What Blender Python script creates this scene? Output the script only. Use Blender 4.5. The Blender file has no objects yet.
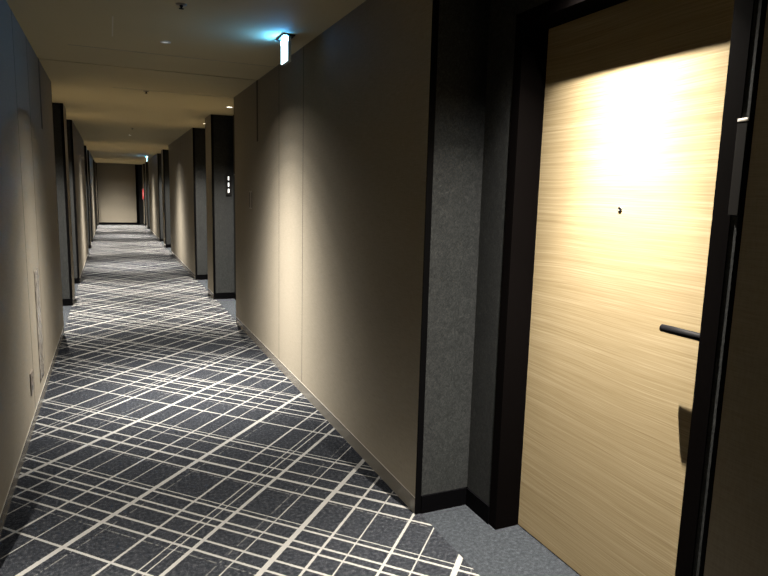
import bpy, bmesh, math, random
from mathutils import Vector, Matrix
random.seed(4)
S = bpy.context.scene
C = S.collection

# ---------------------------------------------------------------- dimensions (metres, corridor runs along +Y)
XR, XL, ZC = 1.274, -0.4875, 2.513
XC = (XR + XL) / 2
D_WALL = (XR - XL) / 2
D_STUB = 1.56 - XC
D_DOOR = 1.68 - XC
D_OUT = 2.05 - XC
Y0, Y1 = -5.0, 28.2
EYE = 1.5

# ---------------------------------------------------------------- mesh helpers
def add_box(bm, x0, x1, y0, y1, z0, z1, bev=0.0, mi=0):
    if x1 < x0: x0, x1 = x1, x0
    vs = [bm.verts.new(c) for c in ((x0,y0,z0),(x1,y0,z0),(x1,y1,z0),(x0,y1,z0),(x0,y0,z1),(x1,y0,z1),(x1,y1,z1),(x0,y1,z1))]
    fs = [bm.faces.new([vs[i] for i in f]) for f in ((0,3,2,1),(4,5,6,7),(0,1,5,4),(1,2,6,5),(2,3,7,6),(3,0,4,7))]
    for f in fs: f.material_index = mi
    if bev > 0:
        es = set(e for f in fs for e in f.edges)
        bmesh.ops.bevel(bm, geom=list(es), offset=bev, segments=2, profile=0.6, affect='EDGES')
    return bm

def add_lathe(bm, prof, seg=28, mat=Matrix.Identity(4), close=True):
    rings = []
    for r, z in prof:
        if r < 1e-6:
            rings.append([bm.verts.new(mat @ Vector((0, 0, z)))])
        else:
            rings.append([bm.verts.new(mat @ Vector((r*math.cos(2*math.pi*i/seg), r*math.sin(2*math.pi*i/seg), z))) for i in range(seg)])
    for a, b in zip(rings, rings[1:]):
        for i in range(seg):
            j = (i+1) % seg
            if len(a) == 1: bm.faces.new((a[0], b[j], b[i]))
            elif len(b) == 1: bm.faces.new((a[i], a[j], b[0]))
            else: bm.faces.new((a[i], a[j], b[j], b[i]))
    return bm

def obj(name, bm, mats, parent=None, smooth=False):
    bmesh.ops.recalc_face_normals(bm, faces=bm.faces)
    me = bpy.data.meshes.new(name)
    bm.to_mesh(me); bm.free()
    if not isinstance(mats, (list, tuple)): mats = [mats]
    for m in mats: me.materials.append(m)
    if smooth:
        for p in me.polygons: p.use_smooth = True
    o = bpy.data.objects.new(name, me)
    C.objects.link(o)
    if parent is not None: o.parent = parent
    return o

def box(name, x0, x1, y0, y1, z0, z1, mat, parent=None, bev=0.0):
    return obj(name, add_box(bmesh.new(), x0, x1, y0, y1, z0, z1, bev), mat, parent)

def struct(o):
    o['kind'] = 'structure'
    return o

def thing(name, label, cat, loc, group=None):
    o = bpy.data.objects.new(name, None); C.objects.link(o)
    o.empty_display_size = .1
    o.location = loc; o['label'] = label; o['category'] = cat
    if group: o['group'] = group
    return o

# ---------------------------------------------------------------- materials
class NT:
    def __init__(self, name):
        self.m = bpy.data.materials.new(name); self.m.use_nodes = True
        self.t = self.m.node_tree; self.b = self.t.nodes['Principled BSDF']
    def n(self, typ, **kw):
        o = self.t.nodes.new(typ)
        for k, v in kw.items(): setattr(o, k, v)
        return o
    def l(self, a, b): self.t.links.new(a, b)
    def math(self, op, a, b=None, clamp=False):
        o = self.n('ShaderNodeMath', operation=op); o.use_clamp = clamp
        for i, v in enumerate((a, b)):
            if v is None: continue
            if hasattr(v, 'is_linked') or hasattr(v, 'links'): self.l(v, o.inputs[i])
            else: o.inputs[i].default_value = v
        return o.outputs[0]
    def pos(self):
        return self.n('ShaderNodeNewGeometry').outputs['Position']
    def mapped(self, scale=(1,1,1), src=None):
        mp = self.n('ShaderNodeMapping'); mp.inputs['Scale'].default_value = scale
        self.l(src or self.pos(), mp.inputs[0]); return mp.outputs[0]
    def noise(self, vec, scale, detail=2, rough=.5, dist=0):
        o = self.n('ShaderNodeTexNoise')
        o.inputs['Scale'].default_value = scale; o.inputs['Detail'].default_value = detail
        o.inputs['Roughness'].default_value = rough; o.inputs['Distortion'].default_value = dist
        self.l(vec, o.inputs['Vector']); return o.outputs[0]
    def ramp(self, fac, stops, interp='LINEAR'):
        r = self.n('ShaderNodeValToRGB'); cr = r.color_ramp; cr.interpolation = interp
        while len(cr.elements) > 1: cr.elements.remove(cr.elements[-1])
        for i, (p, c) in enumerate(stops):
            c = (c, c, c, 1) if isinstance(c, (int, float)) else (*c, 1)
            if i == 0: e = cr.elements[0]; e.position = p
            else: e = cr.elements.new(p)
            e.color = c
        self.l(fac, r.inputs[0]); return r.outputs[0]
    def mix(self, fac, a, b, blend='MIX'):
        o = self.n('ShaderNodeMix', data_type='RGBA', blend_type=blend)
        for idx, v in ((0, fac), (6, a), (7, b)):
            if isinstance(v, (int, float)): o.inputs[idx].default_value = v
            elif isinstance(v, tuple): o.inputs[idx].default_value = (*v, 1)
            else: self.l(v, o.inputs[idx])
        return o.outputs[2]
    def bump(self, h, strength, dist=.002):
        o = self.n('ShaderNodeBump'); o.inputs['Strength'].default_value = strength; o.inputs['Distance'].default_value = dist
        self.l(h, o.inputs['Height']); self.l(o.outputs[0], self.b.inputs['Normal'])
    def base(self, v):
        if isinstance(v, tuple): self.b.inputs['Base Color'].default_value = (*v, 1)
        else: self.l(v, self.b.inputs['Base Color'])
    def set(self, rough=.5, spec=.5, metal=0):
        self.b.inputs['Roughness'].default_value = rough
        self.b.inputs['Specular IOR Level'].default_value = spec
        self.b.inputs['Metallic'].default_value = metal
        return self

def plain(name, col, rough=.5, spec=.5, metal=0, tex=0.0):
    t = NT(name); t.set(rough, spec, metal)
    if tex:
        nz = t.noise(t.mapped(), 220, 2)
        t.base(t.mix(nz, tuple(c*(1-tex) for c in col), tuple(c*(1+tex) for c in col)))
        t.bump(nz, .15, .001)
    else: t.base(col)
    return t.m

def wall_fabric():
    t = NT('beige_wall_vinyl'); t.set(.7, .06)
    a = t.noise(t.mapped((14, 14, 420)), 1.0, 2, .6)
    b = t.noise(t.mapped((160, 160, 30)), 1.0, 2, .6)
    w = t.math('ADD', t.math('MULTIPLY', a, .65), t.math('MULTIPLY', b, .35))
    big = t.noise(t.mapped((1, 1, 1)), 1.3, 2)
    c = t.ramp(w, [(.30, (.107, .095, .074)), (.52, (.132, .1185, .094)), (.75, (.153, .139, .113))])
    t.base(t.mix(t.math('MULTIPLY', big, .18), c, (.110, .097, .080)))
    t.bump(w, .12, .001)
    return t.m

def stone_paper():
    t = NT('charcoal_stone_wallpaper'); t.set(.7, .05)
    v = t.mapped((1, 1, 1))
    a = t.noise(t.mapped((1, 1, .8)), 42, 6, .8, 1.6)
    b = t.noise(v, 190, 3, .7)
    w = t.math('ADD', t.math('MULTIPLY', a, .6), t.math('MULTIPLY', b, .4))
    t.base(t.ramp(w, [(.36, (.0058, .0063, .0065)), (.5, (.0115, .0124, .0127)), (.60, (.0185, .0196, .0196)), (.72, (.036, .0375, .037))]))
    t.bump(w, .35, .002)
    return t.m

def ceiling_paint():
    t = NT('ceiling_paper'); t.set(.85, .05)
    n = t.noise(t.mapped(), 260, 2)
    big = t.noise(t.mapped((.6, 1.6, 1)), 2.0, 3)
    c = t.mix(n, (.30, .258, .162), (.34, .295, .19))
    t.base(t.mix(t.math('MULTIPLY', big, .12), c, (.20, .178, .125)))
    t.bump(n, .1, .001)
    return t.m

def wood():
    t = NT('light_oak_veneer'); t.set(.55, .08)
    warp = t.noise(t.mapped((.7, .8, 2.2)), 1.0, 2)
    sep = t.n('ShaderNodeSeparateXYZ'); t.l(t.pos(), sep.inputs[0])
    z2 = t.math('ADD', sep.outputs[2], t.math('MULTIPLY', warp, .07))
    cmb = t.n('ShaderNodeCombineXYZ'); t.l(t.math('MULTIPLY', sep.outputs[1], .55), cmb.inputs[1]); t.l(z2, cmb.inputs[2])
    g1 = t.noise(t.mapped((1, .8, 34), cmb.outputs[0]), 1.0, 3, .6)
    g2 = t.noise(t.mapped((1, 2.2, 190), cmb.outputs[0]), 1.0, 3, .65)
    g3 = t.noise(t.mapped((1, 9, 560), cmb.outputs[0]), 1.0, 2, .6)
    w = t.math('ADD', t.math('ADD', t.math('MULTIPLY', g1, .20), t.math('MULTIPLY', g2, .50)), t.math('MULTIPLY', g3, .30))
    t.base(t.ramp(w, [(.34, (.088, .065, .034)), (.46, (.120, .094, .053)), (.54, (.138, .110, .066)), (.68, (.178, .148, .096))]))
    t.bump(w, .08, .001)
    return t.m

# plaid carpet: two families of woven lines, offsets in metres along each family's normal, measured on the floor
PER = 1.583
FAM_A = [(2.033, .027, 1), (1.975, .006, .45), (1.765, .010, 1), (1.627, .009, 1), (1.590, .009, 1), (1.519, .018, 1),
         (1.363, .006, .4), (1.311, .010, 1), (1.170, .026, 1), (1.016, .011, 1), (.897, .011, 1), (.732, .010, 1), (.612, .011, 1)]
FAM_B = [(1.717, .015, 1), (1.893, .006, .45), (1.932, .011, 1), (2.008, .012, 1), (2.117, .010, 1), (2.166, .010, 1),
         (2.260, .010, 1), (2.295, .009, 1), (2.520, .006, .4), (2.546, .010, 1), (2.647, .017, 1), (2.742, .010, 1),
         (2.874, .009, 1), (2.952, .009, 1), (2.988, .008, 1)]
def carpet(patterned):
    t = NT('plaid_carpet' if patterned else 'plain_carpet'); t.set(1, .0)
    P = t.pos()
    grain = t.noise(P, 420, 3, .7)
    blot = t.noise(P, 60, 3, .6)
    g = t.math('ADD', t.math('MULTIPLY', grain, .7), t.math('MULTIPLY', blot, .3))
    if not patterned:
        col = t.ramp(g, [(.36, (.0042, .0049, .0060)), (.5, (.0112, .0127, .0148)), (.64, (.030, .0335, .038))])
        t.base(col); t.bump(g, .5, .003)
        return t.m
    ground = t.ramp(g, [(.36, (.0010, .0011, .0016)), (.48, (.0050, .0058, .0074)), (.56, (.0145, .0155, .0178)), (.66, (.055, .057, .062))])
    wob = t.math('MULTIPLY', t.math('SUBTRACT', t.noise(P, 90, 2), .5), .006)
    sep = t.n('ShaderNodeSeparateXYZ'); t.l(P, sep.inputs[0])
    dash = t.math('GREATER_THAN', t.noise(P, 45, 2, .6), .47)
    total = None
    for fam, ang in ((FAM_A, 47.0), (FAM_B, -46.2)):
        r = math.radians(ang); nx, ny = -math.sin(r), math.cos(r)
        s = t.math('ADD', t.math('MULTIPLY', sep.outputs[0], nx), t.math('MULTIPLY', sep.outputs[1], ny))
        s = t.math('ADD', s, wob)
        fr = t.math('FRACT', t.math('ADD', t.math('DIVIDE', s, PER), 20.0))
        iv = []
        for off, w, a in fam:
            c = (off / PER) % 1.0; h = w / 2 / PER
            if c - h < 0: c = h + 1e-4
            if c + h > 1: c = 1 - h - 1e-4
            h *= (1.05 if w < .013 else .93); iv.append((c-h, c+h, a))
        iv.sort(); stops = [(0.0, 0.0)]
        for a0, a1, a in iv:
            stops += [(max(a0, stops[-1][0] + 1e-5), a), (a1, 0.0)]
        v = t.ramp(fr, stops, 'CONSTANT')
        bw = t.n('ShaderNodeRGBToBW'); t.l(v, bw.inputs[0]); v = bw.outputs[0]
        # faint lines are broken into dashes
        solid = t.math('GREATER_THAN', v, .7)
        faint = t.math('MULTIPLY', t.math('MULTIPLY', t.math('SUBTRACT', v, solid, True), dash), .85)
        v = t.math('MAXIMUM', solid, faint)
        total = v if total is None else t.math('MAXIMUM', total, v)
    yarn = t.ramp(grain, [(.3, (.074, .073, .070)), (.6, (.112, .111, .107))])
    t.base(t.mix(total, ground, yarn))
    t.bump(t.math('ADD', g, t.math('MULTIPLY', total, .25)), .5, .003)
    return t.m

def emit(name, col, strength):
    t = NT(name); t.b.inputs['Base Color'].default_value = (.8, .8, .8, 1)
    t.b.inputs['Emission Color'].default_value = (*col, 1); t.b.inputs['Emission Strength'].default_value = strength
    return t.m

M_WALL = wall_fabric(); M_STONE = stone_paper(); M_CEIL = ceiling_paint(); M_WOOD = wood()
M_CARPET = carpet(True); M_PLAIN = carpet(False)
M_BLACK = plain('black_metal', (.0009, .0009, .001), .5, .015, 0, .1)
M_FRAME = plain('black_brown_frame', (.0009, .0007, .0007), .6, .012, 0, .15)
M_BASE = plain('glossy_greige_baseboard', (.085, .079, .068), .25, .25, 0, .08)
M_BBLK = plain('black_baseboard', (.0008, .0008, .001), .6, .01, 0, .1)
M_DARK = plain('dark_gap', (.012, .010, .009), .9, .1)
M_LIP = plain('pale_edge_bead', (.22, .205, .175), .4, .5)
M_WHITE = plain('white_fitting', (.33, .32, .29), .4, .5)
M_GREY = plain('grey_plastic', (.005, .0048, .0046), .5, .06)
M_TAUPE = plain('taupe_plate', (.075, .062, .05), .45, .5)
M_HANDLE = plain('black_satin_handle', (.0016, .0016, .0019), .6, .03)
M_CHROME = plain('brushed_steel', (.55, .55, .55), .25, .5, 1)
M_LENS = emit('lit_lamp_lens', (1.0, .9, .76), 8)
M_LENS2 = emit('shielded_lamp_lens', (1.0, .95, .88), .28)
M_SIGN = emit('lit_sign_face', (.55, .88, 1.0), 5)
M_EDGE = emit('lit_sign_edge', (.07, .42, 1.0), 680)
M_DIGIT = emit('lit_number', (.85, .95, 1.0), .75)
M_RED = emit('lit_red_lens', (1.0, .02, .02), .35); M_RED.node_tree.nodes['Principled BSDF'].inputs['Base Color'].default_value = (.08, .004, .004, 1)
M_REDW = emit('lit_red_core', (1.0, .6, .58), .5); M_REDW.node_tree.nodes['Principled BSDF'].inputs['Base Color'].default_value = (.1, .05, .05, 1)

# ---------------------------------------------------------------- shell
struct(box('floor', XL - .012, XR + .028, Y0, Y1, -.06, 0, M_CARPET))
struct(box('floor', XR + .028, XC + D_OUT, Y0, Y1, -.06, 0, M_PLAIN))
struct(box('floor', XC - D_OUT, XL - .012, Y0, Y1, -.06, 0, M_PLAIN))
SLOT_Y = 5.855
bm = bmesh.new()
add_box(bm, XC - D_OUT, XC + D_OUT, Y0, SLOT_Y - .016, ZC, ZC + .05)
add_box(bm, XC - D_OUT, XC + D_OUT, SLOT_Y + .016, Y1 + .2, ZC, ZC + .05)
struct(obj('ceiling', bm, M_CEIL))
struct(box('trim_1', XC - D_OUT, XC + D_OUT, SLOT_Y - .05, SLOT_Y + .05, ZC + .05, ZC + .07, M_DARK))
k_trim = [2]
def trim(x0, x1, y0, y1, z0, z1, m, bev=0):
    o = struct(box('trim_%d' % k_trim[0], x0, x1, y0, y1, z0, z1, m, None, bev)); k_trim[0] += 1
    return o
# fine ceiling joints
trim(XL + .25, XR, 5.168, 5.174, ZC - .0012, ZC, M_TAUPE)
trim(XL + .55, XR, 7.062, 7.070, ZC - .0012, ZC, M_TAUPE)
trim(.050, .058, 4.20, 4.735, ZC - .0015, ZC, plain('hatch_edge', (.31, .28, .21), .6))

RECESS = [(.93, 2.44, False), (7.02, 8.73, True), (9.27, 10.75, False), (15.30, 17.0, True), (17.55, 19.03, False), (23.57, 25.25, True), (25.80, 27.27, False)]

def sx(side, d): return XC + side * d
def sbox(side, d0, d1, y0, y1, z0, z1, m, name=None, parent=None, bev=0):
    a, b = sx(side, d0), sx(side, d1)
    return box(name or 'part', min(a, b), max(a, b), y0, y1, z0, z1, m, parent, bev)

door_no = [1]
PEEP_Z, LEVER_Z = 1.473, 1.098
def make_door(side, y0, y1, latch_near, detail=True):
    """door in the back of a recess: frame, leaf, lever, peephole"""
    ya, yb = y0 + .245, y1 - .206           # frame outer
    oa, ob = ya + .056, yb - .054           # opening
    ztop = 2.197
    n = door_no[0]; door_no[0] += 1
    root = bpy.data.objects.new('door_%d' % n, None); C.objects.link(root)
    root.location = (sx(side, D_DOOR), (oa+ob)/2, 0); root['kind'] = 'structure'
    root.empty_display_size = .1
    L = Vector(root.location)
    def part(name, bm, m, smooth=False, parent=root):
        bmesh.ops.translate(bm, vec=-L, verts=bm.verts)
        return obj(name, bm, m, parent, smooth)
    bm = bmesh.new()
    a, b = sx(side, D_STUB - .004), sx(side, D_DOOR + .05)
    add_box(bm, a, b, ya, oa, 0, ztop + .05); add_box(bm, a, b, ob, yb, 0, ztop + .05); add_box(bm, a, b, oa, ob, ztop, ztop + .05)
    part('door_frame', bm, M_FRAME)
    part('door_leaf', add_box(bmesh.new(), sx(side, D_DOOR), sx(side, D_DOOR + .045), oa + .002, ob - .002, .006, ztop - .003), M_WOOD)
    part('threshold', add_box(bmesh.new(), sx(side, D_DOOR + .004), sx(side, D_DOOR + .045), oa, ob, 0, .006), M_DARK)
    # lever
    yl = oa + .045 if latch_near else ob - .045
    dr = 1 if latch_near else -1
    toR = Matrix.Rotation(math.radians(90), 4, 'Y') if side < 0 else Matrix.Rotation(math.radians(-90), 4, 'Y')
    bm = bmesh.new()
    mt = Matrix.Translation((sx(side, D_DOOR), yl, LEVER_Z)) @ toR
    add_lathe(bm, [(0, 0), (.026, 0), (.026, .007), (.024, .009), (.012, .009), (0, .009)], 28, mt)
    rose = part('rose', bm, M_HANDLE, False)
    bm = bmesh.new()
    add_lathe(bm, [(0, .004), (.0105, .004), (.0105, .058), (.007, .066), (0, .067)], 20, mt)
    dist = D_DOOR - .056
    start = Vector((sx(side, dist), yl - dr*.008, LEVER_Z)); end = Vector((sx(side, dist), yl + dr*.152, LEVER_Z))
    mt2 = Matrix.Translation(start) @ Matrix.Rotation(math.radians(-90*dr), 4, 'X')
    ln = (end-start).length
    add_lathe(bm, [(0, 0), (.009, .001), (.0126, .004), (.0126, ln-.003), (.009, ln), (0, ln)], 20, mt2)
    lv = part('door_lever', bm, M_HANDLE, True)
    # peephole
    if detail:
        bm = bmesh.new()
        mt = Matrix.Translation((sx(side, D_DOOR), (oa+ob)/2 + .0, PEEP_Z)) @ toR
        add_lathe(bm, [(0, .001), (.005, .0015), (.0055, .0035), (.0085, .003), (.009, 0)], 20, mt)
        ph = part('peephole', bm, M_CHROME, True)
        bm = bmesh.new()
        add_lathe(bm, [(0, .0030), (.0035, .0025), (.0050, .0015)], 16, mt)
        g = obj_local('peephole_lens', bm, M_BLACK, ph, L)
        # slim reader on the frame
        yr = (oa - .086, oa - .0565) if latch_near else (ob + .0565, ob + .086)
        cr = part('card_reader', add_box(bmesh.new(), sx(side, D_STUB), sx(side, D_STUB - .016), yr[0], yr[1], 1.470, 1.720, .0015), M_GREY)
        obj_local('reader_top_highlight', add_box(bmesh.new(), sx(side, D_STUB), sx(side, D_STUB - .017), yr[0], yr[1], 1.718, 1.726, .001), M_WHITE, cr, L)  # white sliver paints the downlight's highlight along the reader's top edge
    return root
def obj_local(name, bm, m, parent, L):
    bmesh.ops.translate(bm, vec=-L, verts=bm.verts)
    return obj(name, bm, m, parent, True)

def build_side(side):
    wname = 'wall_right' if side > 0 else 'wall_left'
    bname = 'baseboard_right' if side > 0 else 'baseboard_left'
    PT = .014                                  # facing panel thickness
    rec = RECESS
    edges = [Y0] + [v for r in rec for v in (r[0], r[1])] + [Y1]
    piers = [(edges[i], edges[i+1]) for i in range(0, len(edges), 2)]
    for a, b in piers:
        # dark stone-paper core of the pier
        struct(sbox(side, D_WALL + PT, D_OUT, a, b, 0, ZC, M_STONE, wname))
        # beige facing panels with fine joints; the long walls hold a separate service panel
        if b - a > 3 and a > 0:
            j = [a, a + 1.915, a + 2.608, b]
        elif a < 0:
            j = [a, a + 2.2, b]
        else: j = [a, b]
        for u, v in zip(j, j[1:]):
            g0 = .0032 if u != a else 0; g1 = .0032 if v != b else 0
            struct(sbox(side, D_WALL, D_WALL + PT, u + g0, v - g1, .084, ZC, M_WALL, wname))
        if len(j) > 3:
            for u in j[1:-1]:
                trim(*sorted((sx(side, D_WALL - .0006), sx(side, D_WALL + .003))), u - .0032, u + .0032, .085, ZC, M_DARK)
        # glossy baseboard in wall tone, pale bead on its top edge
        struct(sbox(side, D_WALL + .001, D_WALL + PT, a, b, 0, .082, M_BASE, bname))
        trim(*sorted((sx(side, D_WALL - .0015), sx(side, D_WALL + .006))), a, b, .080, .0845, M_LIP)
        # black corner angles on the recess returns
        for yy, s in ((a, -1), (b, 1)):
            if yy in (Y0, Y1): continue
            y0, y1 = (yy - .004, yy) if s < 0 else (yy, yy + .012)
            trim(*sorted((sx(side, D_WALL - .001), sx(side, D_WALL + .030))), y0, y1, 0, ZC, M_BLACK)
            y0, y1 = (yy - .010, yy) if s < 0 else (yy, yy + .010)
            struct(sbox(side, D_WALL + .030, D_STUB, y0, y1, 0, .088, M_BBLK, bname))
    for (a, b, mirrored) in rec:
        ya, yb = a + .245, b - .206
        for u, v in ((a, ya), (yb, b)):
            struct(sbox(side, D_STUB, D_OUT, u, v, 0, ZC, M_STONE, wname))
            struct(sbox(side, D_STUB - .010, D_STUB, u, v, 0, .088, M_BBLK, bname))
        struct(sbox(side, D_STUB, D_OUT, ya, yb, 2.247, ZC, M_STONE, wname))
        make_door(side, a, b, not mirrored, detail=(a < 10))
build_side(1); build_side(-1)
# corridor ends
struct(box('wall_front', XC - D_OUT, 1.00, Y1, Y1 + .1, 0, ZC, M_WALL))
struct(box('wall_front', 1.10, XC + D_OUT, Y1, Y1 + .1, 0, ZC, M_STONE))
trim(1.00, 1.10, Y1 - .03, Y1 + .1, 0, ZC, M_BLACK)
trim(XL, XL + .03, Y1 - .03, Y1, 0, ZC, M_BLACK)
struct(box('baseboard_front', XL + .03, 1.00, Y1 - .012, Y1, 0, .09, M_BBLK))
struct(box('wall_back', XC - D_OUT, XC + D_OUT, Y0 - .1, Y0, 0, ZC, M_WALL))

# smoke-barrier guide slots in both walls
for side in (1, -1):
    sl = thing('shutter_guide', 'dark vertical guide slot in the upper %s wall where the ceiling slot meets it' % ('right' if side > 0 else 'left'), 'guide rail',
               (sx(side, D_WALL), SLOT_Y, 1.965), 'guide slots of the smoke barrier')
    bm = bmesh.new()
    x0 = D_WALL - .0015
    def lb(d0, d1, y0, y1, z0, z1):
        add_box(bm, sx(side, d0) - sx(side, D_WALL), sx(side, d1) - sx(side, D_WALL), y0 - SLOT_Y, y1 - SLOT_Y, z0 - 1.965, z1 - 1.965)
    lb(x0, D_WALL, SLOT_Y - .032, SLOT_Y + .022, 1.965, ZC)
    obj('slot', bm, M_DARK, sl)
    bm = bmesh.new()
    lb(x0 - .002, D_WALL, SLOT_Y - .038, SLOT_Y - .032, 1.962, ZC); lb(x0 - .002, D_WALL, SLOT_Y + .022, SLOT_Y + .028, 1.962, ZC)
    obj('slot_edge', bm, M_TAUPE, sl)

# ---------------------------------------------------------------- fittings
# flush release box on the right wall
t = thing('release_switch', 'small flush brown release plate at eye height on the right wall', 'switch', (XR, 6.155, 1.42))
obj('cover_plate', add_box(bmesh.new(), -.004, 0, -.075, .075, -.088, .088, .001), M_TAUPE, t)
bm = bmesh.new(); add_box(bm, -.0055, -.004, .035, .055, -.075, .075); add_box(bm, -.0055, -.004, -.050, -.035, -.075, .075)
obj('slit', bm, M_DARK, t)
# power outlet, left wall
t = thing('power_outlet', 'small brownish outlet plate low on the left wall near the carpet', 'outlet', (XL, 4.225, .305))
obj('cover_plate', add_box(bmesh.new(), 0, .007, -.060, .060, -.068, .068, .002), M_TAUPE, t)
for z in (-.028, .028):
    bm = bmesh.new()
    add_box(bm, .0065, .0085, -.022, .022, z - .016, z + .016, .001)
    so = obj('socket', bm, M_TAUPE, t)
    bm = bmesh.new()
    for y in (-.0065, .0065): add_box(bm, .0085, .0088, y - .0012, y + .0012, z - .004, z + .004)
    obj('socket_slot', bm, M_DARK, so)
# wrinkled glossy strip with mottled tones, left wall
def strip_mat():
    t = NT('glossy_mottled_finish')
    t.base((.13, .12, .11)); t.set(.16, .7)
    v = t.mapped((1, 6, 14)); n = t.noise(v, 2.2, 4, .65, 1.0)
    t.bump(n, .9, .012)
    t.l(t.ramp(n, [(.4, (.10, .09, .078)), (.52, (.125, .112, .095)), (.6, (.16, .145, .125)), (.68, (.09, .08, .068))]), t.b.inputs['Base Color'])
    return t.m
bm = bmesh.new()
N = 36
vs = []
for i in range(N + 1):
    z = .16 + (.94 - .16) * i / N
    w0, w1 = 4.70 + random.uniform(-.006, .006), 4.935 + random.uniform(-.012, .012)
    row = []
    for k in range(5):
        y = w0 + (w1 - w0) * k / 4
        row.append((.0015 + random.uniform(0, .0035), y, z))
    vs.append(row)
grid = [[bm.verts.new((p[0], p[1] - 4.82, p[2] - .16)) for p in r] for r in vs]
for i in range(N):
    for k in range(4): bm.faces.new((grid[i][k], grid[i][k+1], grid[i+1][k+1], grid[i+1][k]))
f = obj('glossy_strip', bm, strip_mat(), None, True); f.location = (XL, 4.82, .16)
sm = f.modifiers.new('thickness', 'SOLIDIFY'); sm.thickness = .0006; sm.offset = 1
f['label'] = 'wrinkled mottled glossy strip on the lower left wall above the carpet'; f['category'] = 'protective film'

# downlights
SPOTC = (1.0, .92, .80)
BEAM_C = [(0, .95), (8, .93), (14, .84), (19, .62), (24, .41), (29, .255), (34, .145), (39, .072), (45, .027), (51, .010), (58, .003), (64, 0)]
BEAM_D = [(0, 1), (8, .95), (14, .93), (19, .76), (24, .44), (29, .27), (34, .17), (39, .095), (45, .020), (50, .004), (54, 0)]
def beam_nodes(ld, BEAM):
    # measured-style intensity distribution of a reflector downlight (angle from the axis)
    ld.use_nodes = True; nt = ld.node_tree; em = nt.nodes['Emission']
    tc = nt.nodes.new('ShaderNodeTexCoord'); sp = nt.nodes.new('ShaderNodeSeparateXYZ'); nt.links.new(tc.outputs['Normal'], sp.inputs[0])
    a = nt.nodes.new('ShaderNodeMath'); a.operation = 'ABSOLUTE'; nt.links.new(sp.outputs[2], a.inputs[0])
    b = nt.nodes.new('ShaderNodeMath'); b.operation = 'ARCCOSINE'; nt.links.new(a.outputs[0], b.inputs[0])
    c = nt.nodes.new('ShaderNodeMath'); c.operation = 'DIVIDE'; nt.links.new(b.outputs[0], c.inputs[0]); c.inputs[1].default_value = math.pi / 2
    r = nt.nodes.new('ShaderNodeValToRGB'); cr = r.color_ramp
    while len(cr.elements) > 1: cr.elements.remove(cr.elements[-1])
    for i, (d, v) in enumerate(BEAM):
        e = cr.elements[0] if i == 0 else cr.elements.new(d / 90)
        e.position = d / 90; e.color = (v, v, v, 1)
    nt.links.new(c.outputs[0], r.inputs[0]); nt.links.new(r.outputs[0], em.inputs['Strength'])
def downlight(x, y, label, watts, group, ang=130, blend=.05, r=.036, col=SPOTC, rad=.009, tilt=0):
    t = thing('ceiling_downlight', label, 'downlight', (x, y, ZC), group)
    bm = bmesh.new()
    add_lathe(bm, [(r + .012, 0), (r + .011, -.0035), (r, -.0042), (r - .002, -.001), (r + .012, 0)], 32)
    obj('trim_ring', bm, M_WHITE, t, True)
    bm = bmesh.new()
    add_lathe(bm, [(0, -.0022), (r * .6, -.0020), (r - .002, -.0008)], 28)
    obj('lens', bm, (M_LENS2 if y < 6 else M_LENS) if 'centre' in group else M_LENS, t)
    ld = bpy.data.lights.new('downlight_beam', 'SPOT')
    ld.energy = watts; ld.color = col; ld.spot_size = math.radians(ang); ld.spot_blend = blend; ld.shadow_soft_size = rad
    beam_nodes(ld, BEAM_C if 'centre' in group else BEAM_D)
    if 'centre' in group: ld.color = (1.0, .935, .84)
    lo = bpy.data.objects.new('downlight_beam', ld); C.objects.link(lo)
    lo.parent = t; lo.location = (0, 0, -.012); lo.rotation_euler = (0, math.radians(tilt), 0)
    return t
W_C, W_D = 5100, 3200
downlight(.39, 4.73, 'round ceiling downlight in the middle of the corridor, just beyond the glowing sign', W_C, 'corridor centre downlights', r=.024, tilt=-5)
downlight(.39, 13.03, 'round ceiling downlight in the middle of the corridor, between the two pairs of recesses', W_C, 'corridor centre downlights', r=.024)
downlight(.39, 21.3, 'third downlight along the middle of the corridor, beyond the second pair of recesses', W_C, 'corridor centre downlights', r=.024)
downlight(.22, 27.0, 'last downlight in front of the pale end wall', 3700, 'corridor centre downlights')
words = ['nearest', 'second', 'third', 'fourth', 'fifth', 'sixth', 'seventh']
for i, (a, b, m) in enumerate(RECESS):
    for side in (1, -1):
        yc = (a + b) / 2 + (.0 if i else -.01)
        if i == 1: yc = 7.86
        if i == 2: yc = 9.97
        downlight(sx(side, (1.396 if i == 0 else 1.37) - XC), yc, 'small downlight above the %s door on the %s' % (words[i], 'right' if side > 0 else 'left'), W_D * (1.0 if i == 0 else 1.3), 'door downlights')

# sprinkler heads
def sprinkler(x, y, label):
    t = thing('ceiling_sprinkler', label, 'sprinkler', (x, y, ZC), 'ceiling sprinkler heads')
    bm = bmesh.new(); add_lathe(bm, [(.030, 0), (.028, -.004), (.014, -.007), (0, -.007)], 28)
    obj('escutcheon', bm, M_TAUPE, t, True)
    bm = bmesh.new(); add_lathe(bm, [(0, -.007), (.010, -.007), (.008, -.014), (.005, -.016), (.005, -.022), (0, -.022)], 18)
    obj('sprinkler_body', bm, M_BLACK, t)
    bm = bmesh.new(); add_lathe(bm, [(0, -.022), (.014, -.0225), (.014, -.0245), (0, -.025)], 22)
    obj('deflector', bm, M_BLACK, t)
sprinkler(.398, 3.75, 'nearest dark sprinkler head at the top edge of the photo')
sprinkler(.386, 7.13, 'dark sprinkler head on the ceiling between the first pair of recesses and the slot')
sprinkler(.384, 11.5, 'dark sprinkler head on the ceiling just in front of the second centre downlight')

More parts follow.
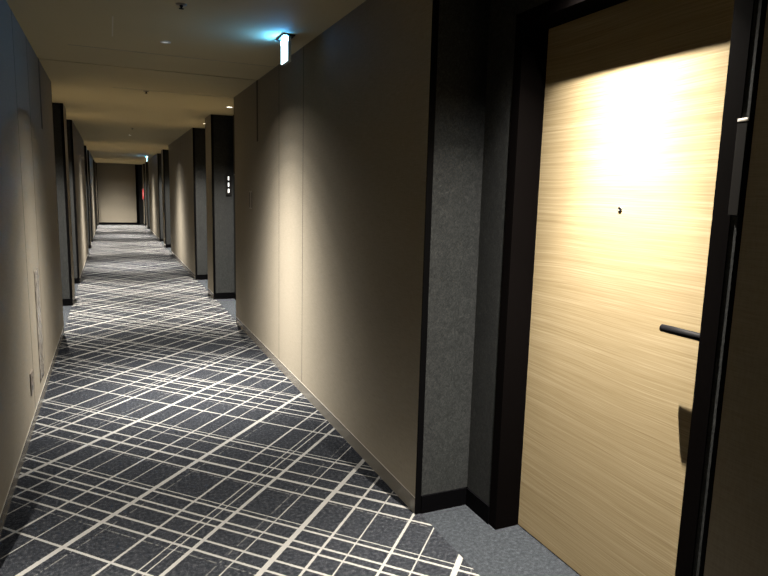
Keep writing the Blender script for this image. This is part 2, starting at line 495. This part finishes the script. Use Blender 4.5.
# lit guidance signs hung at the right of the ceiling
def guide_sign(y, label):
    x = 1.10
    t = thing('guidance_sign', label, 'sign', (x, y, ZC), 'glowing guidance signs')
    obj('ceiling_plate', add_box(bmesh.new(), -.045, .035, -.095, .095, -.010, 0, .001), M_GREY, t)
    obj('housing', add_box(bmesh.new(), -.010, .012, -.079, .079, -.165, -.010, .001), M_WHITE, t)
    obj('sign_face', add_box(bmesh.new(), -.016, -.0105, -.077, .077, -.163, -.040, .001), M_SIGN, t)
    obj('light_bar', add_box(bmesh.new(), -.0165, -.0105, -.074, .074, -.038, -.014, .001), M_EDGE, t)
guide_sign(4.165, 'glowing blue-white guidance sign hanging from the near ceiling on the right')
guide_sign(20.9, 'distant glowing guidance sign under the ceiling near the end wall')

# lit room number plate on the far return of the first recess on the right
t = thing('room_number_plate', 'narrow plate with three small lit white characters in the first recess beyond the right wall', 'sign', (1.49, 8.73, 1.59))
obj('backplate', add_box(bmesh.new(), -.032, .045, -.016, 0, -.145, .135, .002), M_GREY, t)
for z in (-.085, 0, .085):
    obj('lit_character', add_box(bmesh.new(), -.004, .014, -.019, -.016, z - .026, z + .026, .001), M_DIGIT, t)

# red fire alarm lamp at the far end
t = thing('fire_alarm_lamp', 'red lit fire alarm box on the right wall at the far end of the corridor', 'alarm', (XR, 27.42, 1.29))
obj('alarm_housing', add_box(bmesh.new(), -.06, 0, -.10, .10, -.22, .22, .01), plain('red_box', (.10, .004, .004), .5), t)
obj('alarm_lens', add_box(bmesh.new(), -.05, -.008, -.108, -.10, -.17, .17, .002), M_RED, t)
obj('alarm_core', add_box(bmesh.new(), -.036, -.022, -.114, -.108, -.08, .08, .002), M_REDW, t)

# ---------------------------------------------------------------- camera
f_px, yaw, pitch, roll = 616.18, .41795, .149348, .0258436
cam = bpy.data.cameras.new('camera'); co = bpy.data.objects.new('camera', cam); C.objects.link(co)
cam.sensor_width = 36; cam.sensor_fit = 'HORIZONTAL'; cam.lens = f_px / 768 * 36; cam.clip_start = .02; cam.clip_end = 100
F = Vector((math.sin(yaw)*math.cos(pitch), math.cos(yaw)*math.cos(pitch), -math.sin(pitch)))
R = Vector((math.cos(yaw), -math.sin(yaw), 0)); U = R.cross(F)
R2 = math.cos(roll)*R + math.sin(roll)*U; U2 = -math.sin(roll)*R + math.cos(roll)*U
M = Matrix((( R2.x, U2.x, -F.x, 0), (R2.y, U2.y, -F.y, 0), (R2.z, U2.z, -F.z, EYE), (0, 0, 0, 1)))
co.matrix_world = M
S.camera = co

w = bpy.data.worlds.new('world'); S.world = w; w.use_nodes = True
w.node_tree.nodes['Background'].inputs[0].default_value = (0, 0, 0, 1)
S.view_settings.view_transform = 'Standard'; S.view_settings.look = 'None'
S.view_settings.exposure = 0.0; S.view_settings.gamma = 1.0
S.view_settings.use_curve_mapping = False
S.cycles.max_bounces = 12; S.cycles.diffuse_bounces = 8
